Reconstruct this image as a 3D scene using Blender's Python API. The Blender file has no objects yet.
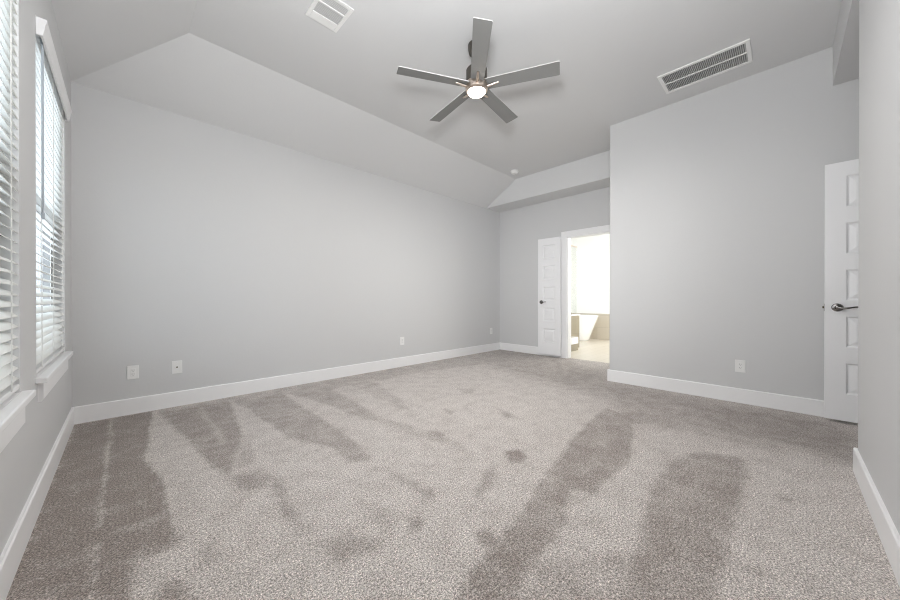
import bpy, bmesh, math, random
import numpy as np
from mathutils import Vector, Matrix
random.seed(7)
SC = bpy.context.scene
COL = SC.collection

# ------------------------------------------------------------------ camera
cam_data = bpy.data.cameras.new('camera')
cam_data.sensor_width = 36.0
cam_data.lens = 330.4358 * 36.0 / 900.0
cam_data.clip_start = 0.02
cam = bpy.data.objects.new('camera', cam_data)
COL.objects.link(cam)
cam.location = (0.0, 0.0, 1.0)
cam.rotation_euler = (math.radians(90 - 0.1247), 0.0, math.radians(-44.6526))
SC.camera = cam

# ------------------------------------------------------------------ world, lights, exposure
world = bpy.data.worlds.new('daylight')
SC.world = world
world.use_nodes = True
wn = world.node_tree.nodes
wn['Background'].inputs[0].default_value = (0.79, 0.90, 1.0, 1)
wn['Background'].inputs[1].default_value = 3.2


def area(name, loc, target, sx, sy, power, color=(1, 1, 1), portal=False):
    l = bpy.data.lights.new(name, 'AREA')
    l.shape = 'RECTANGLE'
    l.size, l.size_y = sx, sy
    l.energy = power
    l.color = color
    o = bpy.data.objects.new(name, l)
    COL.objects.link(o)
    o.location = loc
    o.rotation_euler = (Vector(target) - Vector(loc)).to_track_quat('-Z', 'Y').to_euler()
    if portal:
        l.cycles.is_portal = True
    return o


# the photographer's flash, bounced off the ceiling in the corner the picture is taken from
def spot(name, loc, target, angle, blend, power, radius, color=(1, 1, 1)):
    l = bpy.data.lights.new(name, 'SPOT')
    l.spot_size = math.radians(angle)
    l.spot_blend = blend
    l.energy = power
    l.shadow_soft_size = radius
    l.color = color
    o = bpy.data.objects.new(name, l)
    COL.objects.link(o)
    o.location = loc
    o.rotation_euler = (Vector(target) - Vector(loc)).to_track_quat('-Z', 'Y').to_euler()
    return o


FLASH = area('bounce_flash', (0.42, 0.34, 1.85), (1.35, 1.05, 3.1), 0.30, 0.30, 50, (0.98, 0.99, 1.0))
# fill light added beside the camera to brighten the far end of the room
KEY = area('far_end_fill', (-0.08, -0.08, 1.42), (5.2, 3.7, 1.7), 0.30, 0.30, 6.5, (0.98, 0.99, 1.0))
KEY.data.spread = math.radians(58)
# daylight of the bathroom: its window lies outside the picture, on the wall the doorway hides
BATH = area('bath_window_light', (7.2, 0.95, 1.7), (7.2, 4.0, 1.2), 1.6, 1.3, 56, (1.0, 0.99, 0.965))
# sky seen through the two windows (portals only guide the sampling)
area('window_portal', (-0.44, 1.615, 1.46), (1, 1.615, 1.46), 1.07, 1.68, 1, portal=True)
area('window_portal', (-0.44, 3.04, 1.46), (1, 3.04, 1.46), 1.08, 1.68, 1, portal=True)
FAN_WATTS = 30

SC.view_settings.view_transform = 'Standard'
SC.view_settings.look = 'None'
SC.view_settings.gamma = 1.0
SC.view_settings.use_curve_mapping = False
SC.view_settings.exposure = 0.19
SC.cycles.max_bounces = 14
SC.cycles.diffuse_bounces = 10
SC.cycles.transparent_max_bounces = 16
SC.cycles.sample_clamp_indirect = 6.0
SC.cycles.caustics_reflective = False
SC.cycles.caustics_refractive = False
SC.cycles.use_denoising = True
SC.cycles.denoising_prefilter = 'NONE'
SC.cycles.filter_width = 1.1

# ------------------------------------------------------------------ dimensions (metres)
XL, YB, ZC = -0.2957, 4.0005, 2.7363        # window wall, long wall, wall height
XF, XN, YN = 5.3463, 4.24, 1.513            # far wall, nearer wall and its outer corner
ZT = 3.122                                  # raised ceiling
YR, XR = -0.2972, 3.01                     # right wall and its end at the hall
XS, YT, XT = 4.93, 3.336, 0.3745            # beam face, feet of the ceiling slopes
ZH = 2.79                                   # hall ceiling
YH = -1.30                                  # end of the hall
BB = 0.138                                  # baseboard height
BT = 0.015


# ------------------------------------------------------------------ materials
def mat(name, col, rough=0.5, metal=0.0, spec=0.5, bump=None, emit=None, alpha=None, coat=0.0, sss=None):
    m = bpy.data.materials.new(name)
    m.use_nodes = True
    nt = m.node_tree
    b = nt.nodes['Principled BSDF']
    b.inputs['Base Color'].default_value = (*col, 1)
    b.inputs['Roughness'].default_value = rough
    b.inputs['Metallic'].default_value = metal
    b.inputs['Specular IOR Level'].default_value = spec
    b.inputs['Coat Weight'].default_value = coat
    if emit:
        b.inputs['Emission Color'].default_value = (*emit[0], 1)
        b.inputs['Emission Strength'].default_value = emit[1]
    if bump:
        scale, strength, dist = bump
        tc = nt.nodes.new('ShaderNodeTexCoord')
        n = nt.nodes.new('ShaderNodeTexNoise')
        n.inputs['Scale'].default_value = scale
        n.inputs['Detail'].default_value = 3
        bp = nt.nodes.new('ShaderNodeBump')
        bp.inputs['Strength'].default_value = strength
        bp.inputs['Distance'].default_value = dist
        nt.links.new(tc.outputs['Object'], n.inputs['Vector'])
        nt.links.new(n.outputs['Fac'], bp.inputs['Height'])
        nt.links.new(bp.outputs['Normal'], b.inputs['Normal'])
    return m


M = {}
M['wall'] = mat('grey_wall_paint', (0.62, 0.622, 0.625), 0.55, spec=0.35, bump=(55, 0.12, 0.004))
M['ceiling'] = mat('ceiling_paint', (0.67, 0.672, 0.675), 0.7, spec=0.25, bump=(50, 0.15, 0.004))
M['trim'] = mat('white_trim_paint', (0.86, 0.86, 0.865), 0.35, spec=0.5, bump=(30, 0.04, 0.002))
M['door'] = mat('white_door_paint', (0.86, 0.862, 0.872), 0.38, spec=0.5, bump=(40, 0.05, 0.002))
M['plate'] = mat('white_plastic_plate', (0.82, 0.82, 0.81), 0.35, bump=(80, 0.02, 0.001))
M['slot'] = mat('dark_recess', (0.03, 0.03, 0.03), 0.6, bump=(60, 0.05, 0.001))
M['sash'] = mat('white_vinyl', (0.80, 0.80, 0.80), 0.4, bump=(40, 0.03, 0.001))
M['bronze'] = mat('dark_bronze_sash', (0.06, 0.05, 0.045), 0.45, bump=(40, 0.03, 0.001))
M['shaded_sash'] = mat('painted_shade_sash', (0.40, 0.39, 0.38), 0.45, bump=(40, 0.03, 0.001))  # lower sash: shade on its far stile put into the colour
M['cord'] = mat('blind_cord', (0.8, 0.8, 0.78), 0.7, bump=(300, 0.2, 0.001))
M['wand'] = mat('clear_grey_wand', (0.45, 0.50, 0.55), 0.15, bump=(100, 0.02, 0.001))
M['blade'] = mat('matte_nickel_blade', (0.21, 0.21, 0.205), 0.45, spec=0.4, bump=(90, 0.03, 0.001))
M['blade_edge'] = mat('pale_blade_edge', (0.62, 0.62, 0.61), 0.45, bump=(90, 0.03, 0.001))
M['nickel'] = mat('brushed_nickel', (0.64, 0.55, 0.48), 0.28, metal=1.0, bump=(200, 0.05, 0.001))
M['dark_nickel'] = mat('dark_nickel_housing', (0.13, 0.12, 0.105), 0.35, metal=0.9, bump=(200, 0.05, 0.001))  # darker bronze tone of canopy, downrod and motor housing
M['chrome'] = mat('satin_chrome', (0.24, 0.23, 0.22), 0.2, metal=1.0, bump=(150, 0.03, 0.001))
M['grille'] = mat('grey_enamel', (0.60, 0.60, 0.60), 0.5, bump=(80, 0.03, 0.001))
M['duct'] = mat('duct_interior', (0.20, 0.20, 0.20), 0.7, bump=(60, 0.05, 0.001))
M['tub'] = mat('white_acrylic', (0.86, 0.86, 0.85), 0.15, spec=0.5, coat=0.4, bump=(8, 0.01, 0.001))
M['bathwall'] = mat('bath_white_paint', (0.82, 0.82, 0.80), 0.6, bump=(55, 0.1, 0.003))
M['stone'] = mat('white_quartz_top', (0.85, 0.85, 0.83), 0.25, bump=(25, 0.03, 0.001))
M['lamp'] = mat('lit_diffuser', (0.9, 0.85, 0.78), 0.4, emit=((1.0, 0.86, 0.68), 14.0), bump=(60, 0.02, 0.001))
M['brass'] = mat('brass_jack', (0.12, 0.10, 0.07), 0.35, metal=0.8, bump=(100, 0.05, 0.001))


def tile_mat(name, c1, c2, grout, sx, sy, axes):
    m = bpy.data.materials.new(name)
    m.use_nodes = True
    nt = m.node_tree
    b = nt.nodes['Principled BSDF']
    tc = nt.nodes.new('ShaderNodeTexCoord')
    sp = nt.nodes.new('ShaderNodeSeparateXYZ')
    cb = nt.nodes.new('ShaderNodeCombineXYZ')
    nt.links.new(tc.outputs['Object'], sp.inputs[0])
    nt.links.new(sp.outputs[axes[0]], cb.inputs[0])
    nt.links.new(sp.outputs[axes[1]], cb.inputs[1])
    br = nt.nodes.new('ShaderNodeTexBrick')
    br.inputs['Color1'].default_value = (*c1, 1)
    br.inputs['Color2'].default_value = (*c2, 1)
    br.inputs['Mortar'].default_value = (*grout, 1)
    br.inputs['Scale'].default_value = 1.0
    br.inputs['Brick Width'].default_value = sx
    br.inputs['Row Height'].default_value = sy
    br.inputs['Mortar Size'].default_value = 0.003
    nt.links.new(cb.outputs[0], br.inputs['Vector'])
    nt.links.new(br.outputs['Color'], b.inputs['Base Color'])
    b.inputs['Roughness'].default_value = 0.3
    return m


M['bathfloor'] = tile_mat('beige_floor_tile', (0.66, 0.61, 0.53), (0.62, 0.57, 0.49), (0.52, 0.47, 0.40), 0.9, 0.15, (0, 1))
M['bathtile'] = tile_mat('beige_wall_tile', (0.56, 0.51, 0.43), (0.52, 0.47, 0.39), (0.42, 0.38, 0.32), 0.6, 0.3, (1, 2))
M['kneetile'] = tile_mat('taupe_shower_tile', (0.30, 0.27, 0.20), (0.27, 0.24, 0.18), (0.22, 0.2, 0.15), 0.6, 0.3, (0, 2))


def glass_mat(name, tint=(0.975, 0.98, 0.985)):
    m = bpy.data.materials.new(name)
    m.use_nodes = True
    nt = m.node_tree
    nt.nodes.remove(nt.nodes['Principled BSDF'])
    out = nt.nodes['Material Output']
    tr = nt.nodes.new('ShaderNodeBsdfTransparent')
    tr.inputs[0].default_value = (*tint, 1)
    gl = nt.nodes.new('ShaderNodeBsdfGlossy')
    gl.inputs['Roughness'].default_value = 0.02
    fr = nt.nodes.new('ShaderNodeFresnel')
    fr.inputs[0].default_value = 1.45
    mx = nt.nodes.new('ShaderNodeMixShader')
    lim = nt.nodes.new('ShaderNodeMath')
    lim.operation = 'MULTIPLY'
    lim.inputs[1].default_value = 0.35
    nt.links.new(fr.outputs[0], lim.inputs[0])
    nt.links.new(lim.outputs[0], mx.inputs[0])
    nt.links.new(tr.outputs[0], mx.inputs[1])
    nt.links.new(gl.outputs[0], mx.inputs[2])
    nt.links.new(mx.outputs[0], out.inputs[0])
    return m


M['glass'] = glass_mat('window_glass')
M['shower_glass'] = glass_mat('shower_glass', (0.965, 0.97, 0.955))


def slat_mat():
    m = bpy.data.materials.new('white_faux_wood_slat')
    m.use_nodes = True
    nt = m.node_tree
    b = nt.nodes['Principled BSDF']
    b.inputs['Base Color'].default_value = (0.86, 0.855, 0.83, 1)
    b.inputs['Roughness'].default_value = 0.4
    out = nt.nodes['Material Output']
    tl = nt.nodes.new('ShaderNodeBsdfTranslucent')
    tl.inputs[0].default_value = (0.86, 0.86, 0.83, 1)
    mx = nt.nodes.new('ShaderNodeMixShader')
    mx.inputs[0].default_value = 0.17
    tc = nt.nodes.new('ShaderNodeTexCoord')
    n = nt.nodes.new('ShaderNodeTexNoise')
    n.inputs['Scale'].default_value = 40
    bp = nt.nodes.new('ShaderNodeBump')
    bp.inputs['Strength'].default_value = 0.03
    bp.inputs['Distance'].default_value = 0.001
    nt.links.new(tc.outputs['Object'], n.inputs['Vector'])
    nt.links.new(n.outputs['Fac'], bp.inputs['Height'])
    nt.links.new(bp.outputs['Normal'], b.inputs['Normal'])
    nt.links.new(b.outputs[0], mx.inputs[1])
    nt.links.new(tl.outputs[0], mx.inputs[2])
    nt.links.new(mx.outputs[0], out.inputs[0])
    return m


M['slat'] = slat_mat()


def carpet_mat():
    """cut pile: the colour follows the lie of the pile (attribute 'nap'), speckled tuft by tuft"""
    m = bpy.data.materials.new('beige_cut_pile_carpet')
    m.use_nodes = True
    nt = m.node_tree
    L = nt.links.new
    b = nt.nodes['Principled BSDF']
    b.inputs['Roughness'].default_value = 0.95
    b.inputs['Specular IOR Level'].default_value = 0.1
    b.inputs['Sheen Weight'].default_value = 0.15
    at = nt.nodes.new('ShaderNodeAttribute')
    at.attribute_name = 'nap'
    tc = nt.nodes.new('ShaderNodeTexCoord')

    def noise(scale, detail, rough=0.5):
        n = nt.nodes.new('ShaderNodeTexNoise')
        n.inputs['Scale'].default_value = scale
        n.inputs['Detail'].default_value = detail
        n.inputs['Roughness'].default_value = rough
        L(tc.outputs['Object'], n.inputs['Vector'])
        return n

    def ramp(src, lo, hi, a, c):
        r = nt.nodes.new('ShaderNodeMapRange')
        r.inputs['From Min'].default_value = lo
        r.inputs['From Max'].default_value = hi
        r.inputs['To Min'].default_value = a
        r.inputs['To Max'].default_value = c
        L(src, r.inputs['Value'])
        return r.outputs[0]

    def math_(op, a, c):
        n = nt.nodes.new('ShaderNodeMath')
        n.operation = op
        for i, v in enumerate((a, c)):
            if isinstance(v, (int, float)):
                n.inputs[i].default_value = v
            else:
                L(v, n.inputs[i])
        return n.outputs[0]

    broad = ramp(noise(7.0, 8, 0.72).outputs['Fac'], 0.3, 0.7, -0.40, 0.26)
    mid = ramp(noise(60, 5, 0.75).outputs['Fac'], 0.3, 0.7, -0.42, 0.42)
    nap = math_('ADD', math_('ADD', at.outputs['Fac'], broad), mid)
    cl = nt.nodes.new('ShaderNodeClamp')
    L(nap, cl.inputs[0])
    mx = nt.nodes.new('ShaderNodeMix')
    mx.data_type = 'RGBA'
    mx.inputs[6].default_value = (*CARPET_DARK, 1)
    mx.inputs[7].default_value = (*CARPET_LIGHT, 1)
    L(cl.outputs[0], mx.inputs[0])
    tuft = noise(125, 2, 0.9)
    sp = ramp(tuft.outputs['Fac'], 0.34, 0.66, 0.42, 1.58)
    tuft2 = noise(210, 0, 0.5)
    sp2 = ramp(tuft2.outputs['Fac'], 0.35, 0.65, 0.68, 1.32)
    sc = nt.nodes.new('ShaderNodeVectorMath')
    sc.operation = 'SCALE'
    L(mx.outputs[2], sc.inputs[0])
    L(math_('MULTIPLY', sp, sp2), sc.inputs['Scale'])
    L(sc.outputs[0], b.inputs['Base Color'])
    bp = nt.nodes.new('ShaderNodeBump')
    bp.inputs['Strength'].default_value = 0.5
    bp.inputs['Distance'].default_value = 0.006
    L(tuft.outputs['Fac'], bp.inputs['Height'])
    L(bp.outputs['Normal'], b.inputs['Normal'])
    return m


CARPET_DARK = (0.262, 0.226, 0.205)
CARPET_LIGHT = (0.545, 0.505, 0.478)
M['carpet'] = carpet_mat()


# ------------------------------------------------------------------ mesh helpers
def box(bm, x0, x1, y0, y1, z0, z1, bev=0.0, seg=2):
    r = bmesh.ops.create_cube(bm, size=1.0)
    vs = r['verts']
    for v in vs:
        v.co = Vector((x0 + (v.co.x + .5) * (x1 - x0), y0 + (v.co.y + .5) * (y1 - y0), z0 + (v.co.z + .5) * (z1 - z0)))
    if bev > 0:
        es = list({e for v in vs for e in v.link_edges})
        bmesh.ops.bevel(bm, geom=es, offset=bev, segments=seg, affect='EDGES', profile=0.5)


def prism(bm, poly, axis, a, b):
    """polygon of 2D points extruded along an axis ('x': points are y,z; 'y': x,z; 'z': x,y)"""
    def P(p, t):
        return {'x': (t, p[0], p[1]), 'y': (p[0], t, p[1]), 'z': (p[0], p[1], t)}[axis]
    A = [bm.verts.new(P(p, a)) for p in poly]
    B = [bm.verts.new(P(p, b)) for p in poly]
    n = len(poly)
    bm.faces.new(A)
    bm.faces.new(B[::-1])
    for i in range(n):
        bm.faces.new((A[i], B[i], B[(i + 1) % n], A[(i + 1) % n]))


def hull(bm, bottom, top):
    """two polygons of 3D points with the same count joined into a solid"""
    A = [bm.verts.new(p) for p in bottom]
    B = [bm.verts.new(p) for p in top]
    n = len(A)
    bm.faces.new(A)
    bm.faces.new(B[::-1])
    for i in range(n):
        bm.faces.new((A[i], B[i], B[(i + 1) % n], A[(i + 1) % n]))


def lathe(bm, prof, seg=48, c=(0, 0, 0), axis='z'):
    rings = []
    for r, z in prof:
        ring = []
        for k in range(seg):
            a = 2 * math.pi * k / seg
            p = (r * math.cos(a), r * math.sin(a), z)
            if axis == 'x':
                p = (z, p[0], p[1])
            elif axis == 'y':
                p = (p[0], z, p[1])
            ring.append(bm.verts.new((c[0] + p[0], c[1] + p[1], c[2] + p[2])))
        rings.append(ring)
    for i in range(len(rings) - 1):
        for k in range(seg):
            bm.faces.new((rings[i][k], rings[i][(k + 1) % seg], rings[i + 1][(k + 1) % seg], rings[i + 1][k]))
    if prof[0][0] > 1e-6:
        bm.faces.new(rings[0][::-1])
    if prof[-1][0] > 1e-6:
        bm.faces.new(rings[-1])


def tube(bm, pts, radii, seg=10, flat=1.0):
    pts = [Vector(p) for p in pts]
    if not isinstance(radii, (list, tuple)):
        radii = [radii] * len(pts)
    rings = []
    for i, p in enumerate(pts):
        d = (pts[min(i + 1, len(pts) - 1)] - pts[max(i - 1, 0)]).normalized()
        ref = Vector((0, 0, 1)) if abs(d.z) < 0.9 else Vector((1, 0, 0))
        s = d.cross(ref).normalized()
        u = s.cross(d)
        rings.append([bm.verts.new(p + (s * math.cos(t) * flat + u * math.sin(t)) * radii[i])
                      for t in (2 * math.pi * k / seg for k in range(seg))])
    for i in range(len(rings) - 1):
        for k in range(seg):
            bm.faces.new((rings[i][k], rings[i][(k + 1) % seg], rings[i + 1][(k + 1) % seg], rings[i + 1][k]))
    bm.faces.new(rings[0][::-1])
    bm.faces.new(rings[-1])


def obj(name, bm, m, parent=None, smooth=False, angle=35, loc=None):
    bmesh.ops.recalc_face_normals(bm, faces=bm.faces[:])
    me = bpy.data.meshes.new(name)
    bm.to_mesh(me)
    bm.free()
    me.materials.append(m)
    if smooth:
        me.shade_smooth()
        me.set_sharp_from_angle(angle=math.radians(angle))
    o = bpy.data.objects.new(name, me)
    COL.objects.link(o)
    if parent:
        o.parent = parent
    if loc:
        o.location = loc
    return o


def struct(name, bm, m, parent=None, smooth=False, label=None, cat=None):
    o = obj(name, bm, m, parent, smooth)
    if parent is None:
        o['kind'] = 'structure'
        if label:
            o['label'] = label
        if cat:
            o['category'] = cat
    return o


def empty(name, loc=(0, 0, 0), rz=0.0, label=None, cat=None, group=None, kind=None):
    o = bpy.data.objects.new(name, None)
    COL.objects.link(o)
    o.location = loc
    o.rotation_euler = (0, 0, rz)
    o.empty_display_size = 0.05
    for k, v in (('label', label), ('category', cat), ('group', group), ('kind', kind)):
        if v:
            o[k] = v
    return o


BM = bmesh.new
NAP = [
    (0.62, 0.1, [[-0.282,3.97],[5.37,4.034],[5.473,2.78],[4.643,3.06],[2.899,3.521],[1.617,3.519],[0.728,3.55],[0.092,3.63]]),
    (0.5, 0.3, [[5.385,4.02],[5.501,2.61],[4.165,1.498],[4.155,-0.228],[3.903,-0.359],[3.227,-0.301],[3.191,-0.074],[3.127,0.117],[3.035,0.499],[2.992,0.826],[3.503,1.339],[3.669,2.127],[3.906,3.1]]),
    (0.36, 0.12, [[3.847,0.632],[4.02,-0.22],[3.778,-0.338],[3.296,-0.295],[3.278,-0.076],[3.249,0.287]]),
    (0.08, 0.03, [[-0.282,3.97],[0.199,3.958],[0.098,2.79],[0.154,2.415],[0.155,2.048],[0.154,1.75],[0.087,1.749],[0.024,1.755],[0.01,1.672],[-0.026,1.568],[-0.282,1.82],[-0.301,1.658]]),
    (0.1, 0.03, [[-0.024,1.384],[-0.026,1.568],[0.01,1.672],[0.024,1.722],[0.018,1.342]]),
    (0.2, 0.04, [[0.097,1.527],[0.142,1.512],[0.173,1.36],[0.084,1.448]]),
    (0.4, 0.03, [[-0.043,2.044],[0.118,2.024],[0.122,1.972],[-0.036,1.995]]),
    (0.5, 0.03, [[0.025,1.782],[0.144,1.776],[0.148,1.718],[0.043,1.736]]),
    (0.75, 0.015, [[-0.075,3.919],[-0.058,3.902],[-0.065,2.916],[-0.072,2.108],[-0.088,2.123],[-0.087,2.937]]),
    (0.7, 0.015, [[-0.094,1.995],[-0.076,1.978],[-0.069,1.599],[-0.083,1.613]]),
    (0.45, 0.015, [[-0.085,4.095],[-0.066,4.077],[-0.058,3.902],[-0.081,3.893]]),
    (0.92, 0.012, [[0.178,3.942],[0.205,3.952],[0.336,2.747],[0.382,2.389],[0.414,2.187],[0.401,1.859],[0.179,1.906],[0.157,2.025],[0.152,2.389],[0.098,2.79]]),
    (0.3, 0.03, [[0.227,3.858],[0.736,3.836],[0.639,2.866],[0.539,2.547],[0.419,2.212],[0.382,2.389],[0.327,2.905]]),
    (0.6, 0.03, [[0.498,2.487],[0.638,2.668],[0.631,2.357],[0.484,2.24]]),
    (0.6, 0.02, [[0.491,3.948],[0.504,3.934],[0.527,2.778],[0.476,2.693]]),
    (0.92, 0.012, [[0.735,3.749],[0.77,3.758],[0.788,2.943],[0.811,2.383],[0.859,1.869],[0.582,2.175],[0.626,2.727]]),
    (0.45, 0.03, [[0.791,3.737],[1.201,3.767],[1.17,2.264],[1.109,1.774],[0.993,1.871],[1.0,2.132],[0.847,2.509]]),
    (0.92, 0.012, [[1.204,3.712],[1.247,3.722],[1.301,2.832],[1.254,2.058],[1.194,2.265]]),
    (0.5, 0.04, [[1.271,3.645],[1.665,3.648],[1.563,2.467],[1.508,2.292],[1.433,2.397],[1.382,2.944]]),
    (0.66, 0.03, [[1.536,2.425],[1.682,1.809],[1.63,1.409],[1.571,1.409],[1.541,1.872],[1.473,2.296]]),
    (0.4, 0.03, [[1.632,1.911],[1.708,1.836],[1.661,1.754],[1.581,1.807]]),
    (0.68, 0.05, [[1.897,3.671],[2.244,3.681],[1.842,2.335],[1.807,2.484]]),
    (0.3, 0.025, [[0.816,3.103],[0.903,3.084],[0.885,2.97],[0.814,3.009]]),
    (0.45, 0.05, [[0.575,2.149],[0.614,1.96],[0.571,1.638],[0.586,1.432],[0.536,1.455],[0.516,1.592],[0.553,1.925]]),
    (0.4, 0.06, [[0.57,1.363],[0.679,1.288],[0.762,1.174],[0.715,1.143],[0.58,1.219]]),
    (0.5, 0.05, [[0.414,2.187],[0.575,2.149],[0.559,1.945],[0.428,1.984]]),
    (0.5, 0.05, [[0.217,1.65],[0.255,1.636],[0.245,1.536],[0.205,1.562]]),
    (0.45, 0.05, [[1.088,1.643],[1.119,1.491],[1.133,1.263],[1.094,1.266],[1.067,1.378]]),
    (0.55, 0.08, [[0.833,1.432],[0.898,1.314],[0.826,1.194],[0.793,1.318]]),
    (0.12, 0.035, [[0.933,1.199],[0.965,1.187],[0.955,1.139],[0.921,1.118],[0.896,1.143]]),
    (0.3, 0.03, [[1.131,1.341],[1.141,1.28],[1.125,1.247],[1.103,1.292]]),
    (0.18, 0.03, [[1.785,1.275],[1.86,1.241],[1.818,1.146],[1.73,1.125],[1.686,1.168],[1.724,1.239]]),
    (0.2, 0.03, [[1.07,0.936],[1.124,0.909],[1.121,0.852],[1.078,0.814],[1.037,0.833],[1.033,0.882]]),
    (0.4, 0.04, [[1.5,1.235],[1.596,1.206],[1.457,1.128],[1.269,1.058],[1.259,1.102]]),
    (0.5, 0.05, [[2.465,1.874],[2.425,1.722],[2.35,1.588],[2.29,1.647]]),
    (0.45, 0.03, [[2.076,2.179],[2.084,2.059],[2.005,2.03]]),
    (0.5, 0.05, [[2.696,2.569],[2.754,2.396],[2.623,2.31],[2.58,2.458]]),
    (0.36, 0.025, [[3.155,1.152],[2.483,1.098],[1.677,0.953],[1.267,0.85],[1.097,0.819],[0.838,0.784],[0.712,0.765],[0.88,0.598],[0.973,0.633],[1.116,0.676],[1.431,0.688],[1.493,0.758],[1.688,0.679],[1.902,0.689],[2.24,0.674],[2.714,0.789],[3.081,0.967]]),
    (0.27, 0.04, [[1.15,0.832],[1.306,0.86],[1.366,0.751],[1.18,0.684],[0.944,0.662],[0.818,0.733],[0.861,0.772]]),
    (0.6, 0.05, [[1.116,0.676],[1.393,0.437],[1.154,0.377],[0.921,0.606]]),
    (0.75, 0.02, [[1.664,0.789],[1.72,0.708],[1.645,0.686],[1.528,0.745]]),
    (0.4, 0.03, [[2.953,1.129],[3.163,0.993],[3.299,0.718],[3.001,0.756],[2.83,0.925]]),
    (0.42, 0.04, [[2.36,0.503],[1.932,0.486],[1.612,0.444],[1.178,0.378],[1.095,0.363],[1.299,0.162],[1.402,0.167],[1.847,0.159],[2.266,0.156],[2.707,0.159],[2.77,0.187],[2.707,0.364],[2.524,0.467]]),
    (0.3, 0.06, [[2.451,0.297],[2.559,0.19],[2.176,0.161],[1.814,0.176],[1.378,0.19],[1.315,0.243],[1.672,0.274]]),
    (0.3, 0.03, [[1.715,0.456],[1.75,0.392],[1.707,0.359],[1.658,0.417]]),
    (0.3, 0.04, [[2.567,0.182],[2.557,0.129],[2.484,0.142],[2.472,0.183]]),
    (0.4, 0.03, [[2.358,0.029],[2.379,-0.028],[2.326,-0.021],[2.33,0.021]]),
    (0.4, 0.04, [[1.652,0.094],[1.696,0.063],[1.655,0.04],[1.621,0.068]]),
]

# ================================================================== THE ROOM
# ---- floor: carpet grid with the lie of the pile as a vertex attribute
def carpet():
    step = 0.02
    xs = np.arange(XL, XF + 0.06 + step, step)
    ys = np.arange(YH, YB + step, step)
    xs[-1] = XF + 0.06
    ys[-1] = YB
    X, Y = np.meshgrid(xs, ys, indexing='ij')
    keep = ((Y >= YR - 0.05) | (X >= XR - 0.1)) & ((X <= XN + 0.05) | (Y >= YN - 0.05))
    nap = np.full(X.shape, 0.93)
    # small wander of the track edges
    wx = 0.005 * np.sin(9 * Y + 3 * np.sin(5 * X)) + 0.004 * np.sin(61 * Y + 17 * X)
    wy = 0.005 * np.sin(8 * X + 3 * np.sin(6 * Y)) + 0.004 * np.sin(57 * X - 13 * Y)
    PX, PY = X + wx, Y + wy
    for val, soft, poly in NAP:
        p = np.array(poly)
        d2 = np.full(X.shape, 1e9)
        ins = np.zeros(X.shape, bool)
        n = len(p)
        for i in range(n):
            a, b = p[i], p[(i + 1) % n]
            e = b - a
            t = np.clip(((PX - a[0]) * e[0] + (PY - a[1]) * e[1]) / max(e @ e, 1e-12), 0, 1)
            d2 = np.minimum(d2, (PX - a[0] - t * e[0]) ** 2 + (PY - a[1] - t * e[1]) ** 2)
            if abs(e[1]) > 1e-12:
                c = (a[1] > PY) != (b[1] > PY)
                ins ^= c & (PX < a[0] + (PY - a[1]) * e[0] / e[1])
        sd = np.sqrt(d2) * np.where(ins, 1, -1)
        w = np.clip(sd / (1.6 * soft) + 0.5, 0, 1)
        w = w * w * (3 - 2 * w)
        nap = nap * (1 - w) + val * w
    idx = np.arange(X.size).reshape(X.shape)
    q = np.stack([idx[:-1, :-1], idx[1:, :-1], idx[1:, 1:], idx[:-1, 1:]], -1)
    ok = keep[:-1, :-1] & keep[1:, :-1] & keep[1:, 1:] & keep[:-1, 1:]
    faces = q[ok]
    used = np.unique(faces)
    remap = np.full(X.size, -1)
    remap[used] = np.arange(used.size)
    verts = np.stack([X.ravel(), Y.ravel(), np.zeros(X.size)], -1)[used]
    me = bpy.data.meshes.new('floor')
    me.from_pydata(verts.tolist(), [], remap[faces].tolist())
    at = me.attributes.new('nap', 'FLOAT', 'POINT')
    at.data.foreach_set('value', nap.ravel()[used].astype(np.float32))
    me.materials.append(M['carpet'])
    o = bpy.data.objects.new('floor', me)
    COL.objects.link(o)
    o['kind'] = 'structure'
    o['label'] = 'beige cut pile carpet with vacuum tracks across the bedroom'
    o['category'] = 'carpet'


carpet()

# ---- window wall with two openings
WT = 0.14
W1 = (1.08, 2.15)
W2 = (2.50, 3.58)
WZ0, WZ1 = 0.628, 2.36
bm = BM()
y_edges = [YR - 0.1, W1[0], W1[1], W2[0], W2[1], YB + 0.1]
for a, b in ((0, 1), (2, 3), (4, 5)):
    box(bm, XL - WT, XL, y_edges[a], y_edges[b], -0.05, ZC + 0.1)
for a, b in (W1, W2):
    box(bm, XL - WT, XL, a, b, -0.05, WZ0 - 0.03)
    box(bm, XL - WT, XL, a, b, WZ1, ZC + 0.1)
struct('wall_left', bm, M['wall'])
bm = BM(); box(bm, XL - WT, XF + 0.12, YB, YB + 0.12, -0.05, ZC + 0.1); struct('wall_back', bm, M['wall'])
# far wall with the bathroom doorway
DY0, DY1, DZ = 1.60, 2.592, 2.055
bm = BM()
box(bm, XF, XF + 0.12, DY1, YB, -0.05, ZC + 0.1)
box(bm, XF, XF + 0.12, YN - 0.12, DY0, -0.05, ZC + 0.1)
box(bm, XF, XF + 0.12, DY0, DY1, DZ, ZC + 0.1)
struct('wall_far', bm, M['wall'])


def rounded(poly_corner_fn, n=6):
    return [poly_corner_fn(i / n) for i in range(n + 1)]


# nearer wall: its outer corner is a rounded drywall corner
R = 0.02
arc = [(XN + R - R * math.cos(t), YN - R + R * math.sin(t)) for t in [math.pi / 2 * i / 6 for i in range(7)]]
bm = BM()
prism(bm, [(XN, YH)] + arc + [(XF, YN), (XF, YN - 0.12), (XN + 0.12, YN - 0.12), (XN + 0.12, YH)], 'z', -0.05, ZT + 0.05)
struct('wall_near', bm, M['wall'], smooth=True)
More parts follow.
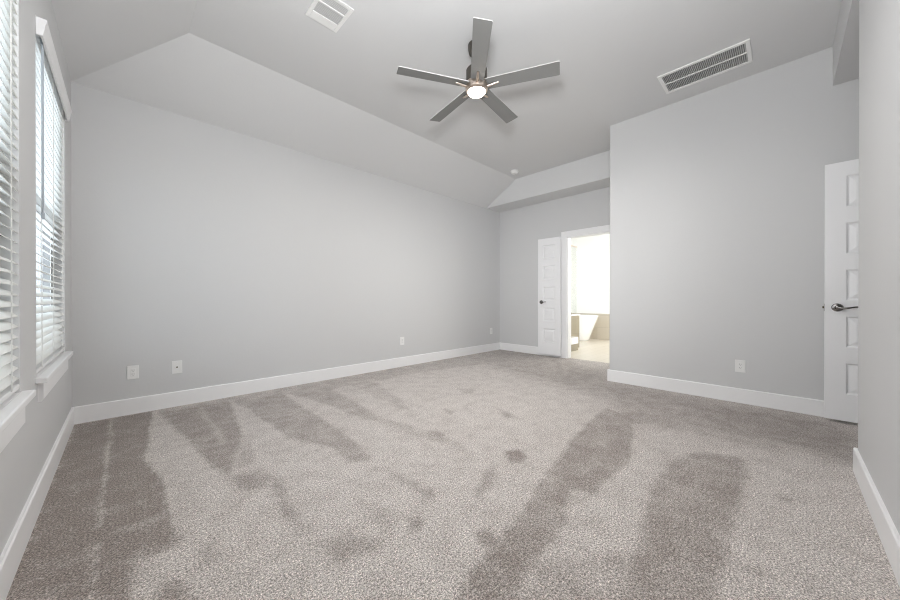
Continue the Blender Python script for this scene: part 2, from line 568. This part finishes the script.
# right wall with rounded end at the hall
arc = [(XR - R + R * math.sin(t), YR - R + R * math.cos(t)) for t in [math.pi / 2 * i / 6 for i in range(7)]]
bm = BM()
prism(bm, [(XL - WT, YR)] + arc + [(XR, YH), (XR - 0.12, YH), (XR - 0.12, YR - 0.12), (XL - WT, YR - 0.12)], 'z', -0.05, ZT + 0.05)
struct('wall_right', bm, M['wall'], smooth=True)
# wall over the hall opening
bm = BM(); box(bm, XR - 0.015, XN + 0.02, YR - 0.12, YR + 0.015, ZH, ZT + 0.05); struct('wall_header', bm, M['wall'])
# hall end wall (its doorway is beside the open door)
bm = BM(); box(bm, XR - 0.12, XN + 0.12, YH - 0.1, YH, -0.05, ZH + 0.1); struct('wall_hall', bm, M['wall'])

# ---- ceilings
bm = BM()
box(bm, XT, XF + 0.12, YR - 0.12, YT, ZT, ZT + 0.12)
# slope over the window wall and slope over the long wall, mitred at the hip
z2 = ZT + 0.12
bm_pts = lambda *p: [Vector(q) for q in p]
prism(bm, [(XL - 0.02, ZC - 0.02 * (ZT - ZC) / (XT - XL)), (XT, ZT), (XT, z2), (XL - 0.02, z2)], 'y', YR - 0.12, YT)
prism(bm, [(YB + 0.02, ZC - 0.02 * (ZT - ZC) / (YB - YT)), (YT, ZT), (YT, z2), (YB + 0.02, z2)], 'x', XT, XF + 0.12)
hull(bm, bm_pts((XL, YB, ZC), (XL, YT, ZC), (XT, YT, ZT)), bm_pts((XL, YB, z2), (XL, YT, z2), (XT, YT, z2)))
hull(bm, bm_pts((XL, YB, ZC), (XT, YT, ZT), (XT, YB, ZC)), bm_pts((XL, YB, z2), (XT, YT, z2), (XT, YB, z2)))
struct('ceiling', bm, M['ceiling'])
bm = BM(); box(bm, XS, XF + 0.02, YN - 0.1, YB + 0.02, ZC, ZT + 0.05); struct('ceiling_beam', bm, M['ceiling'])
bm = BM(); box(bm, XR - 0.02, XN + 0.02, YH - 0.1, YR - 0.12, ZH, ZH + 0.1); struct('ceiling_hall', bm, M['ceiling'])


# ---- baseboards
def base_profile(s):
    """section in (distance from wall, height)"""
    return [(0, 0), (BT * s, 0), (BT * s, BB - 0.006), ((BT - 0.005) * s, BB), (0, BB)]


def baseboard(name, axis, a, b, at, s):
    bm = BM()
    sec = base_profile(s)
    if axis == 'y':
        prism(bm, [(at + p, z) for p, z in sec], 'y', a, b)
    else:
        prism(bm, [(at + p, z) for p, z in sec], 'x', a, b)
    struct(name, bm, M['trim'])


baseboard('baseboard_left', 'y', YR, YB, XL, 1)
baseboard('baseboard_back', 'x', XL + BT, XF, YB, -1)
baseboard('baseboard_far', 'y', DY1 + 0.095, YB - BT, XF, -1)
baseboard('baseboard_near', 'y', YH, YN + BT, XN, -1)
baseboard('baseboard_return', 'x', XN, XF, YN, 1)
baseboard('baseboard_right', 'x', XL + BT, XR + BT, YR, 1)
baseboard('baseboard_hall', 'y', YH, YR, XR, 1)

# ---- doorway casing of the bathroom
bm = BM()
CW, CT = 0.093, 0.02
box(bm, XF - CT, XF, DY1 - 0.005, DY1 + CW, 0, DZ + CW, 0.003)
box(bm, XF - CT, XF, DY0 - CW + 0.03, DY0 + 0.005, 0, DZ + CW, 0.003)
box(bm, XF - CT - 0.001, XF, DY0 - CW + 0.03, DY1 + CW, DZ - 0.005, DZ + CW, 0.003)
box(bm, XF - 0.002, XF + 0.122, DY1 - 0.018, DY1 + 0.001, 0, DZ, 0.001)
box(bm, XF - 0.002, XF + 0.122, DY0 - 0.001, DY0 + 0.018, 0, DZ, 0.001)
box(bm, XF - 0.002, XF + 0.122, DY0, DY1, DZ - 0.018, DZ + 0.001, 0.001)
struct('trim_1', bm, M['trim'])


# ================================================================== WINDOWS
def window(name, y0, y1):
    root = empty(name, (XL, (y0 + y1) / 2, WZ0), 0, kind='structure')
    w = (y1 - y0) / 2
    H = WZ1 - WZ0
    xo, xi = -0.120, -0.056
    bm = BM()
    for a, b, c, d in ((-w, -w + 0.045, -0.02, H), (w - 0.045, w, -0.02, H), (-w, w, -0.02, 0.045), (-w, w, H - 0.045, H)):
        box(bm, xo, xi, a, b, c, d, 0.003)
    obj('window_frame', bm, M['sash'], root)
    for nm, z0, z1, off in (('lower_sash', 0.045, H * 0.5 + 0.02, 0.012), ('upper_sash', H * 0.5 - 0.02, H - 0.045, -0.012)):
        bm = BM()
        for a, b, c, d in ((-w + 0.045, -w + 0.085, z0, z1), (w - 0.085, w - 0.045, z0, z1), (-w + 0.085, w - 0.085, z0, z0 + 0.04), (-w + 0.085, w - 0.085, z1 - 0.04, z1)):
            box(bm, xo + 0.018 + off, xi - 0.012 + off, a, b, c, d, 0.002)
        s = obj(nm, bm, M['shaded_sash' if nm == 'lower_sash' else 'sash'], root)
        bm = BM()
        box(bm, xo + 0.026 + off, xo + 0.030 + off, -w + 0.08, w - 0.08, z0 + 0.035, z1 - 0.035)
        obj('pane', bm, M['glass'], s)
    bm = BM()
    for a, b, c, d in ((-w, -w + 0.003, 0.0, H), (w - 0.003, w, 0.0, H), (-w + 0.003, w - 0.003, H - 0.003, H)):
        box(bm, xi, -0.0005, a, b, c, d)
    obj('jamb_liner', bm, M['sash'], root)
    # stool and apron
    bm = BM()
    box(bm, xi, 0.0, -w + 0.0, w - 0.0, -0.03, 0.0)
    box(bm, -0.002, 0.038, -w - 0.03, w + 0.03, -0.028, 0.0, 0.005)
    obj('window_sill', bm, M['trim'], root)
    bm = BM()
    prism(bm, [(0.0, -0.125), (0.012, -0.125), (0.018, -0.115), (0.018, -0.028), (0.0, -0.028)], 'y', -w + 0.035, w - 0.035)
    obj('apron', bm, M['trim'], root)
    return root


window('window_1', *W1)
window('window_2', *W2)


def blind(y0, y1, label, tilt, near_cord):
    """faux wood blind inside the recess; the root sits on the sill"""
    root = empty('window_blind', (XL, (y0 + y1) / 2, WZ0), 0, label, 'window blind', 'white slatted blinds on the two windows')
    w = (y1 - y0) / 2 - 0.004
    H = WZ1 - WZ0
    xc = -0.024
    bm = BM()
    box(bm, xc - 0.026, xc + 0.024, -w, w, H - 0.06, H - 0.004, 0.002)
    obj('headrail', bm, M['sash'], root)
    # valance with returns at both ends, moulded profile
    bm = BM()
    zt = H - 0.013
    zb = zt - 0.082
    sec = [(0.014, zb), (0.022, zb), (0.024, zb + 0.012), (0.027, zb + 0.03), (0.030, zb + 0.055), (0.035, zt - 0.012), (0.035, zt), (0.014, zt)]
    prism(bm, sec, 'y', -w + 0.012, w - 0.004)
    for s in (-1, 1):
        ya, yb = sorted((s * (w - 0.008) + 0.004, s * (w + 0.004) + 0.004))
        prism(bm, [(0.001, zb)] + sec[1:-1] + [(0.001, zt)], 'y', ya, yb)
    obj('valance', bm, M['trim'], root)
    bm = BM()
    n = 39
    pitch = (H - 0.075 - 0.045) / n
    c, s = math.cos(tilt), math.sin(tilt)
    hw = 0.0255
    for i in range(n):
        z = 0.045 + pitch * (i + 0.6)
        P = []
        for k in range(5):
            u = -1 + k * 0.5
            dx, dz = u * hw, 0.0035 * (1 - u * u)
            P.append((xc + dx * c - dz * s, z + dx * s + dz * c))
        Q = [(x + 0.0026 * s, zz - 0.0026 * c) for x, zz in P]
        prism(bm, P + Q[::-1], 'y', -w, w)
    obj('slat_panel', bm, M['slat'], root)
    bm = BM()
    box(bm, xc - 0.024, xc + 0.024, -w, w, 0.014, 0.034, 0.004)
    obj('bottom_rail', bm, M['sash'], root)
    for yy in (-w + 0.14, -0.0, w - 0.14):
        bm = BM()
        for dx in (-0.026, 0.026):
            tube(bm, [(xc + dx, yy, 0.03), (xc + dx, yy, H - 0.06)], 0.0016, 6)
        for dx in (-0.025, 0.025):
            box(bm, xc + dx - 0.0006, xc + dx + 0.0006, yy - 0.004, yy + 0.004, 0.03, H - 0.06)
        obj('ladder_cord', bm, M['cord'], root)
    bm = BM()
    yw = -w + 0.10
    tube(bm, [(0.006, yw, H - 0.06), (0.010, yw, H - 0.12), (0.010, yw, 0.80)], 0.0045, 8)
    lathe(bm, [(0.0, 0.77), (0.006, 0.775), (0.0065, 0.80), (0.0045, 0.81)], 10, (0.010, yw, 0))
    obj('tilt_wand', bm, M['wand'], root, True)
    return root


blind(*W1, 'white slatted blind on the nearest window, cut off by the left edge of the picture', math.radians(-32), -1)
blind(*W2, 'white slatted blind on the window beside the room corner, with projecting valance and grey wand', math.radians(-32), -1)


# ================================================================== DOORS
def panel_face(bm, W, H, t, panels, side):
    """one face of a moulded door: flat stiles and rails, raised fields in sunk frames. leaf spans y 0..W, x +-t/2"""
    x = side * t / 2
    ys = [0, panels[0][0], panels[0][1], W]

    def quad(a, b, c, d):
        bm.faces.new([bm.verts.new(p) for p in (a, b, c, d)])
    quad((x, 0, 0), (x, ys[1], 0), (x, ys[1], H), (x, 0, H))
    quad((x, ys[2], 0), (x, W, 0), (x, W, H), (x, ys[2], H))
    zs = [0]
    for p in panels:
        zs += [p[2], p[3]]
    zs.append(H)
    for i in range(0, len(zs), 2):
        quad((x, ys[1], zs[i]), (x, ys[2], zs[i]), (x, ys[2], zs[i + 1]), (x, ys[1], zs[i + 1]))
    for (a, b, c, d) in panels:
        rings = []
        for off, dep in ((0, 0), (0.004, 0.004), (0.012, 0.011), (0.020, 0.011), (0.050, 0.003)):
            xx = x - side * dep
            rings.append([bm.verts.new(p) for p in ((xx, a + off, c + off), (xx, b - off, c + off), (xx, b - off, d - off), (xx, a + off, d - off))])
        for r0, r1 in zip(rings, rings[1:]):
            for k in range(4):
                bm.faces.new((r0[k], r0[(k + 1) % 4], r1[(k + 1) % 4], r1[k]))
        bm.faces.new(rings[-1])


def door_leaf(name, W, H, t, stile, root):
    top, bot, gap = 0.115, 0.215, 0.128
    ph = (H - top - bot - 4 * gap) / 5
    panels = [(stile, W - stile, bot + i * (ph + gap), bot + i * (ph + gap) + ph) for i in range(5)]
    bm = BM()
    for s in (-1, 1):
        panel_face(bm, W, H, t, panels, s)
    h = t / 2
    for a, b in (((-h, 0, 0), (h, 0, H)), ((-h, W, 0), (h, W, H))):
        bm.faces.new([bm.verts.new(p) for p in ((a[0], a[1], 0), (b[0], a[1], 0), (b[0], a[1], H), (a[0], a[1], H))])
    for z in (0, H):
        bm.faces.new([bm.verts.new(p) for p in ((-h, 0, z), (h, 0, z), (h, W, z), (-h, W, z))])
    bmesh.ops.remove_doubles(bm, verts=bm.verts[:], dist=1e-5)
    return obj(name, bm, M['door'], root)


def lever(root, x, y, z, side, dirn, m):
    """rosette with a gently curved lever; side = face direction in x, dirn = lever direction in y"""
    bm = BM()
    lathe(bm, [(0.033, 0.0), (0.033, side * 0.004), (0.029, side * 0.010), (0.016, side * 0.013), (0.012, side * 0.020), (0.0115, side * 0.048), (0.0, side * 0.050)], 32, (x, y, z), 'x')
    h = obj('door_handle', bm, m, root, True)
    bm = BM()
    pts, rad = [], []
    for i in range(13):
        t = i / 12
        pts.append((x + side * (0.046 + 0.006 * math.sin(t * math.pi)), y + dirn * (-0.004 + 0.118 * t), z + 0.006 * math.sin(math.pi + t * 2 * math.pi * 0.85) - 0.001 * t))
        rad.append(0.0085 - 0.003 * t)
    tube(bm, pts, rad, 10, 0.75)
    obj('lever', bm, m, h, True)


# bathroom leaf, opened back against the far wall; its hinges are at the doorway
d1 = empty('door_1', (XF - 0.058, 2.672, 0.035), math.radians(0.8), kind='structure', label='white five panel bathroom door leaf folded back against the far wall', cat='door')
door_leaf('door_leaf', 0.422, 2.03, 0.035, 0.095, d1)
lever(d1, -0.0175, 0.355, 0.915, -1, -1, M['chrome'])

# hall door, open against the nearer wall; leaf runs from the free edge into the hall
d2 = empty('door_2', (XN - 0.112, -0.232, 0.024), math.pi, kind='structure', label='white five panel entry door standing open beside the right wall', cat='door')
door_leaf('door_leaf', 0.86, 2.08, 0.035, 0.115, d2)
lever(d2, 0.0175, 0.069, 0.910, 1, 1, M['chrome'])
lever(d2, -0.0175, 0.069, 0.910, -1, 1, M['chrome'])
bm = BM()
box(bm, -0.011, 0.011, -0.002, 0.0005, 0.880, 0.940)
box(bm, -0.006, 0.006, -0.011, 0.0, 0.901, 0.919, 0.002)
obj('latch', bm, M['brass'], d2)
for z in (0.22, 1.04, 1.86):
    bm = BM()
    lathe(bm, [(0.0, -0.045), (0.007, -0.043), (0.007, 0.043), (0.0, 0.045)], 12, (-0.016, 0.866, z))
    box(bm, -0.016, 0.0, 0.859, 0.864, z - 0.045, z + 0.045)
    obj('hinge', bm, M['chrome'], d2, True)


# ================================================================== CEILING FAN
FX, FY = 2.103, 1.812
fan = empty('ceiling_fan', (FX, FY, ZT), 0, 'five blade grey ceiling fan with a lit round lamp, hanging from the ceiling', 'ceiling fan')
bm = BM()
lathe(bm, [(0.0, 0.0), (0.072, 0.0), (0.072, -0.035), (0.064, -0.065), (0.030, -0.085), (0.0, -0.087)], 40)
obj('canopy', bm, M['dark_nickel'], fan, True)
bm = BM(); lathe(bm, [(0.0, -0.07), (0.0125, -0.07), (0.0125, -0.19), (0.0, -0.19)], 20); obj('downrod', bm, M['dark_nickel'], fan, True)
bm = BM()
lathe(bm, [(0.0, -0.172), (0.028, -0.172), (0.032, -0.190), (0.078, -0.198), (0.088, -0.212), (0.088, -0.318), (0.0, -0.318)], 48)
obj('motor_housing', bm, M['dark_nickel'], fan, True)
bm = BM()
lathe(bm, [(0.0, -0.318), (0.090, -0.318), (0.094, -0.326), (0.094, -0.360), (0.090, -0.381), (0.076, -0.390), (0.074, -0.384), (0.0, -0.384)], 48)
ring = obj('light_ring', bm, M['nickel'], fan, True)
bm = BM()
lathe(bm, [(0.072, -0.383), (0.073, -0.392), (0.066, -0.402), (0.042, -0.409), (0.0, -0.411)], 48)
obj('lamp_diffuser', bm, M['lamp'], fan, True)
PH, ZBL = 3.915, 2.784 - ZT
for k in range(5):
    a = PH + k * 2 * math.pi / 5
    bm = BM()
    pit = math.radians(-11)
    pts = []
    r0, r1, w0, w1, th = 0.085, 0.660, 0.054, 0.064, 0.006
    # plank outline with softly clipped outer corners
    out = [(r0, -w0), (r1 - 0.006, -w1), (r1, -w1 + 0.006), (r1, w1 - 0.006), (r1 - 0.006, w1), (r0, w0)]
    A = [bm.verts.new((x, y, th / 2)) for x, y in out]
    B = [bm.verts.new((x, y, -th / 2)) for x, y in out]
    bm.faces.new(A)
    bm.faces.new(B[::-1])
    for i in range(6):
        bm.faces.new((A[i], B[i], B[(i + 1) % 6], A[(i + 1) % 6]))
    bmesh.ops.rotate(bm, verts=bm.verts[:], cent=(0, 0, 0), matrix=Matrix.Rotation(pit, 3, 'X'))
    bl = obj('blade', bm, M['blade'], fan)
    bl.data.materials.append(M['blade_edge'])
    for p in bl.data.polygons:
        if p.area < 0.012:
            p.material_index = 1
    bl.location = (0, 0, ZBL)
    bl.rotation_euler = (0, 0, a)
    bm = BM()
    tube(bm, [(0.080, 0, -0.022), (0.12, 0, -0.018), (0.165, 0, -0.010), (0.185, 0, -0.006)], [0.009, 0.0085, 0.007, 0.005], 10, 1.4)
    obj('blade_arm', bm, M['nickel'], bl, True)
fl = area('fan_lamp_light', (FX, FY, ZT - 0.415), (FX, FY, 0), 0.13, 0.13, FAN_WATTS, (1.0, 0.965, 0.92))
fl.data.shape = 'DISK'


# ================================================================== VENTS, DETECTOR
# supply register near the window wall
vx0, vx1, vy0, vy1 = 0.962, 1.204, 2.215, 2.503
v = empty('ceiling_vent', ((vx0 + vx1) / 2, (vy0 + vy1) / 2, ZT), 0, 'small square white supply register on the ceiling left of the fan', 'air vent')
hx, hy = (vx1 - vx0) / 2, (vy1 - vy0) / 2
bm = BM()
fo = 0.026
for a, b, c, d in ((-hx, -hx + fo, -hy, hy), (hx - fo, hx, -hy, hy), (-hx + fo, hx - fo, -hy, -hy + fo), (-hx + fo, hx - fo, hy - 0.075, hy), (-hx + fo, hx - fo, -0.045, -0.033)):
    box(bm, a, b, c, d, -0.010, -0.0003, 0.0025)
obj('vent_frame', bm, M['plate'], v)
bm = BM(); box(bm, -hx + 0.01, hx - 0.01, -hy + 0.01, hy - 0.01, -0.0015, -0.0004); obj('backing', bm, M['grille'], v)
n = 15
for i in range(n):
    y = -hy + fo + (2 * hy - fo - 0.075) * (i + .5) / n
    if -0.05 < y < -0.028:
        continue
    bm = BM()
    prism(bm, [(y - 0.005, -0.0085), (y - 0.004, -0.0085), (y + 0.004, -0.002), (y + 0.003, -0.002)], 'x', -hx + fo, hx - fo)
    obj('louver', bm, M['plate'], v)
# return grille by the nearer wall
gx0, gx1, gy0, gy1 = 3.62, 3.985, 0.200, 0.857
v = empty('return_grille', ((gx0 + gx1) / 2, (gy0 + gy1) / 2, ZT), 0, 'long white return air grille with dark slots on the ceiling right of the fan', 'air vent')
hx, hy = (gx1 - gx0) / 2, (gy1 - gy0) / 2
fo = 0.030
bm = BM()
for a, b, c, d in ((-hx, -hx + fo, -hy, hy), (hx - fo, hx, -hy, hy), (-hx + fo, hx - fo, -hy, -hy + fo), (-hx + fo, hx - fo, hy - fo, hy)):
    box(bm, a, b, c, d, -0.012, -0.0003, 0.003)
fr = obj('grille_frame', bm, M['plate'], v)
bm = BM(); box(bm, -0.006, 0.006, -hy + fo, hy - fo, -0.011, -0.002, 0.001); obj('divider', bm, M['plate'], v)
bm = BM(); box(bm, -hx + 0.012, hx - 0.012, -hy + 0.012, hy - 0.012, -0.0012, -0.0004); obj('duct_opening', bm, M['duct'], v)
n = 46
for i in range(n):
    y = -hy + fo + (2 * hy - 2 * fo) * (i + .5) / n
    bm = BM()
    for a, b in ((-hx + fo, -0.006), (0.006, hx - fo)):
        prism(bm, [(y - 0.0045, -0.010), (y - 0.0025, -0.010), (y + 0.0045, -0.0015), (y + 0.0025, -0.0015)], 'x', a, b)
    obj('louver', bm, M['grille'], v)
# smoke detector
s = empty('smoke_detector', (4.604, 3.142, ZT), 0, 'small round white smoke detector on the ceiling near the far beam', 'smoke detector')
bm = BM(); lathe(bm, [(0.0, 0.0), (0.068, 0.0), (0.068, -0.012), (0.0, -0.012)], 40); obj('mounting_base', bm, M['plate'], s, True)
bm = BM(); lathe(bm, [(0.0, -0.012), (0.062, -0.012), (0.060, -0.030), (0.046, -0.044), (0.020, -0.048), (0.0, -0.048)], 40); obj('sensor_cover', bm, M['plate'], s, True)
bm = BM(); lathe(bm, [(0.0, -0.047), (0.009, -0.047), (0.008, -0.051), (0.0, -0.051)], 16, (0.02, 0, 0)); obj('test_button', bm, M['grille'], s, True)


# ================================================================== WALL PLATES
def plate(name, pos, rz, label, kind, cat, group=None):
    """local x along the wall, local -y into the room"""
    r = empty(name, pos, rz, label, cat, group)
    bm = BM()
    box(bm, -0.038, 0.038, -0.006, 0.0, -0.059, 0.059, 0.0025)
    obj('cover_plate', bm, M['plate'], r)
    if kind == 'duplex':
        bm = BM()
        box(bm, -0.0167, 0.0167, -0.0085, -0.005, -0.0335, 0.0335, 0.001)
        f = obj('receptacle', bm, M['plate'], r)
        bm = BM()
        for z in (-0.017, 0.017):
            for x, hh in ((-0.0065, 0.005), (0.0065, 0.004)):
                box(bm, x - 0.0011, x + 0.0011, -0.0092, -0.0083, z - hh + 0.003, z + hh + 0.003)
            lathe(bm, [(0.0, -0.0092), (0.0024, -0.0092), (0.0024, -0.0083), (0.0, -0.0083)], 10, (0, 0, z - 0.008), 'y')
        obj('slots', bm, M['slot'], f).name = 'plug_slot'
        zs = (-0.048, 0.048)
    elif kind == 'coax':
        bm = BM()
        lathe(bm, [(0.0, -0.017), (0.004, -0.017), (0.004, -0.010), (0.0075, -0.010), (0.0075, -0.005), (0.0, -0.005)], 6, (0, 0, 0), 'y')
        obj('coax_jack', bm, M['brass'], r)
        zs = (-0.042, 0.042)
    else:
        bm = BM()
        box(bm, -0.011, 0.011, -0.009, -0.005, -0.014, 0.014, 0.001)
        f = obj('phone_jack', bm, M['plate'], r)
        bm = BM(); box(bm, -0.006, 0.006, -0.0094, -0.0085, -0.006, 0.005); obj('jack_socket', bm, M['grille'], f)
        zs = (-0.042, 0.042)
    for z in zs:
        bm = BM(); lathe(bm, [(0.0, -0.0072), (0.002, -0.007), (0.003, -0.0055), (0.0, -0.0055)], 10, (0, 0, z), 'y')
        obj('screw', bm, M['plate'], r)
    return r


plate('wall_outlet', (0.058, YB, 0.362), 0, 'white power outlet low on the long wall, nearest the window wall', 'duplex', 'outlet', 'white wall outlets')
plate('coax_plate', (0.355, YB, 0.365), 0, 'white cable jack plate with a dark centre, right of the nearest outlet', 'coax', 'wall plate')
plate('wall_outlet', (2.948, YB, 0.379), 0, 'white power outlet midway along the long wall', 'duplex', 'outlet', 'white wall outlets')
plate('wall_outlet', (5.07, YB, 0.385), 0, 'white power outlet on the long wall close to the far corner', 'duplex', 'outlet', 'white wall outlets')
plate('wall_outlet', (XN, 0.299, 0.354), -math.pi / 2, 'white power outlet on the wall left of the entry door', 'duplex', 'outlet', 'white wall outlets')

# ================================================================== BATHROOM BEYOND THE DOORWAY
BX0, BX1, BY0, BY1 = XF + 0.12, 8.45, 0.60, 4.85
bm = BM(); box(bm, XF + 0.06, BX1 + 0.1, BY0 - 0.1, BY1 + 0.1, -0.05, 0.0); struct('floor_bath', bm, M['bathfloor'])
bm = BM(); box(bm, BX0 - 0.06, BX1 + 0.1, BY0 - 0.1, BY1 + 0.1, ZC, ZC + 0.1); struct('ceiling_bath', bm, M['bathwall'])
bm = BM(); box(bm, BX1, BX1 + 0.1, BY0, BY1, 0, ZC); struct('wall_bath_end', bm, M['bathwall'])
bm = BM(); box(bm, BX0 - 0.06, BX1, BY1, BY1 + 0.1, 0, ZC); struct('wall_bath_left', bm, M['bathwall'])
bm = BM(); box(bm, BX0 - 0.06, BX1, BY0 - 0.1, BY0, 0, ZC); struct('wall_bath_right', bm, M['bathwall'])
bm = BM(); box(bm, BX1 - 0.012, BX1, BY0, BY1, 0.0, 0.64, 0.002); struct('trim_2', bm, M['bathtile'])
# tiled half wall of the shower
bm = BM()
box(bm, 5.95, 6.75, 3.0, 3.12, 0.0, 0.665)
struct('wall_shower', bm, M['kneetile'])
bm = BM(); box(bm, 5.94, 6.765, 2.99, 3.13, 0.665, 0.69, 0.004); struct('trim_3', bm, M['stone'])
# shower glass
g = empty('shower_screen', (6.35, 3.06, 0.69), 0, 'clear glass shower screen standing on the tiled half wall beyond the doorway', 'shower screen')
bm = BM(); box(bm, -0.40, 0.40, -0.005, 0.005, 0.004, 1.40, 0.001); obj('glass_panel', bm, M['shower_glass'], g)
bm = BM(); box(bm, -0.41, 0.41, -0.012, 0.012, 1.39, 1.415, 0.002); obj('top_rail', bm, M['nickel'], g)
bm = BM(); tube(bm, [(0.02, -0.006, 0.18), (0.02, -0.045, 0.19), (0.02, -0.05, 0.22), (0.02, -0.05, 0.36), (0.02, -0.045, 0.39), (0.02, -0.006, 0.40)], 0.008, 10); obj('pull_handle', bm, M['chrome'], g, True)
bm = BM(); box(bm, 0.10, 0.14, -0.012, 0.012, 0.0, 0.04, 0.002); obj('glass_clip', bm, M['chrome'], g)
# low bench outside the half wall
b = empty('shower_bench', (6.22, 2.925, 0.0), 0, 'low white topped bench against the tiled half wall beyond the doorway', 'bench')
bm = BM(); box(bm, -0.15, 0.15, -0.065, 0.073, 0.0, 0.13, 0.002); obj('bench_base', bm, M['kneetile'], b)
bm = BM(); box(bm, -0.16, 0.16, -0.07, 0.074, 0.13, 0.26, 0.006); obj('bench_top', bm, M['stone'], b)


# freestanding bathtub along the end wall
def tub_ring(z, cy, hx, hy, n=56, e=2.6):
    out = []
    for k in range(n):
        t = 2 * math.pi * k / n
        c_, s_ = math.cos(t), math.sin(t)
        out.append((math.copysign(abs(c_) ** (2 / e), c_) * hx, cy + math.copysign(abs(s_) ** (2 / e), s_) * hy, z))
    return out


t = empty('bathtub', (7.97, 3.92, 0.0), 0, 'white freestanding bathtub with flared sides in the bathroom beyond the doorway', 'bathtub')
bm = BM()
sec = [(0.0, 0.24, 0.58), (0.02, 0.26, 0.60), (0.20, 0.29, 0.66), (0.40, 0.325, 0.735), (0.575, 0.355, 0.80), (0.60, 0.362, 0.81), (0.61, 0.355, 0.80),
       (0.60, 0.33, 0.775), (0.50, 0.30, 0.73), (0.25, 0.25, 0.62), (0.16, 0.19, 0.52)]
rings = [[bm.verts.new(p) for p in tub_ring(z, 0, hx, hy)] for z, hx, hy in sec]
for r0, r1 in zip(rings, rings[1:]):
    for k in range(len(r0)):
        bm.faces.new((r0[k], r0[(k + 1) % len(r0)], r1[(k + 1) % len(r0)], r1[k]))
bm.faces.new(rings[0][::-1])
bm.faces.new(rings[-1])
obj('tub_shell', bm, M['tub'], t, True, 60)
bm = BM(); lathe(bm, [(0.0, 0.161), (0.03, 0.161), (0.03, 0.166), (0.0, 0.168)], 24, (0, 0.2, 0)); obj('drain', bm, M['chrome'], t, True)
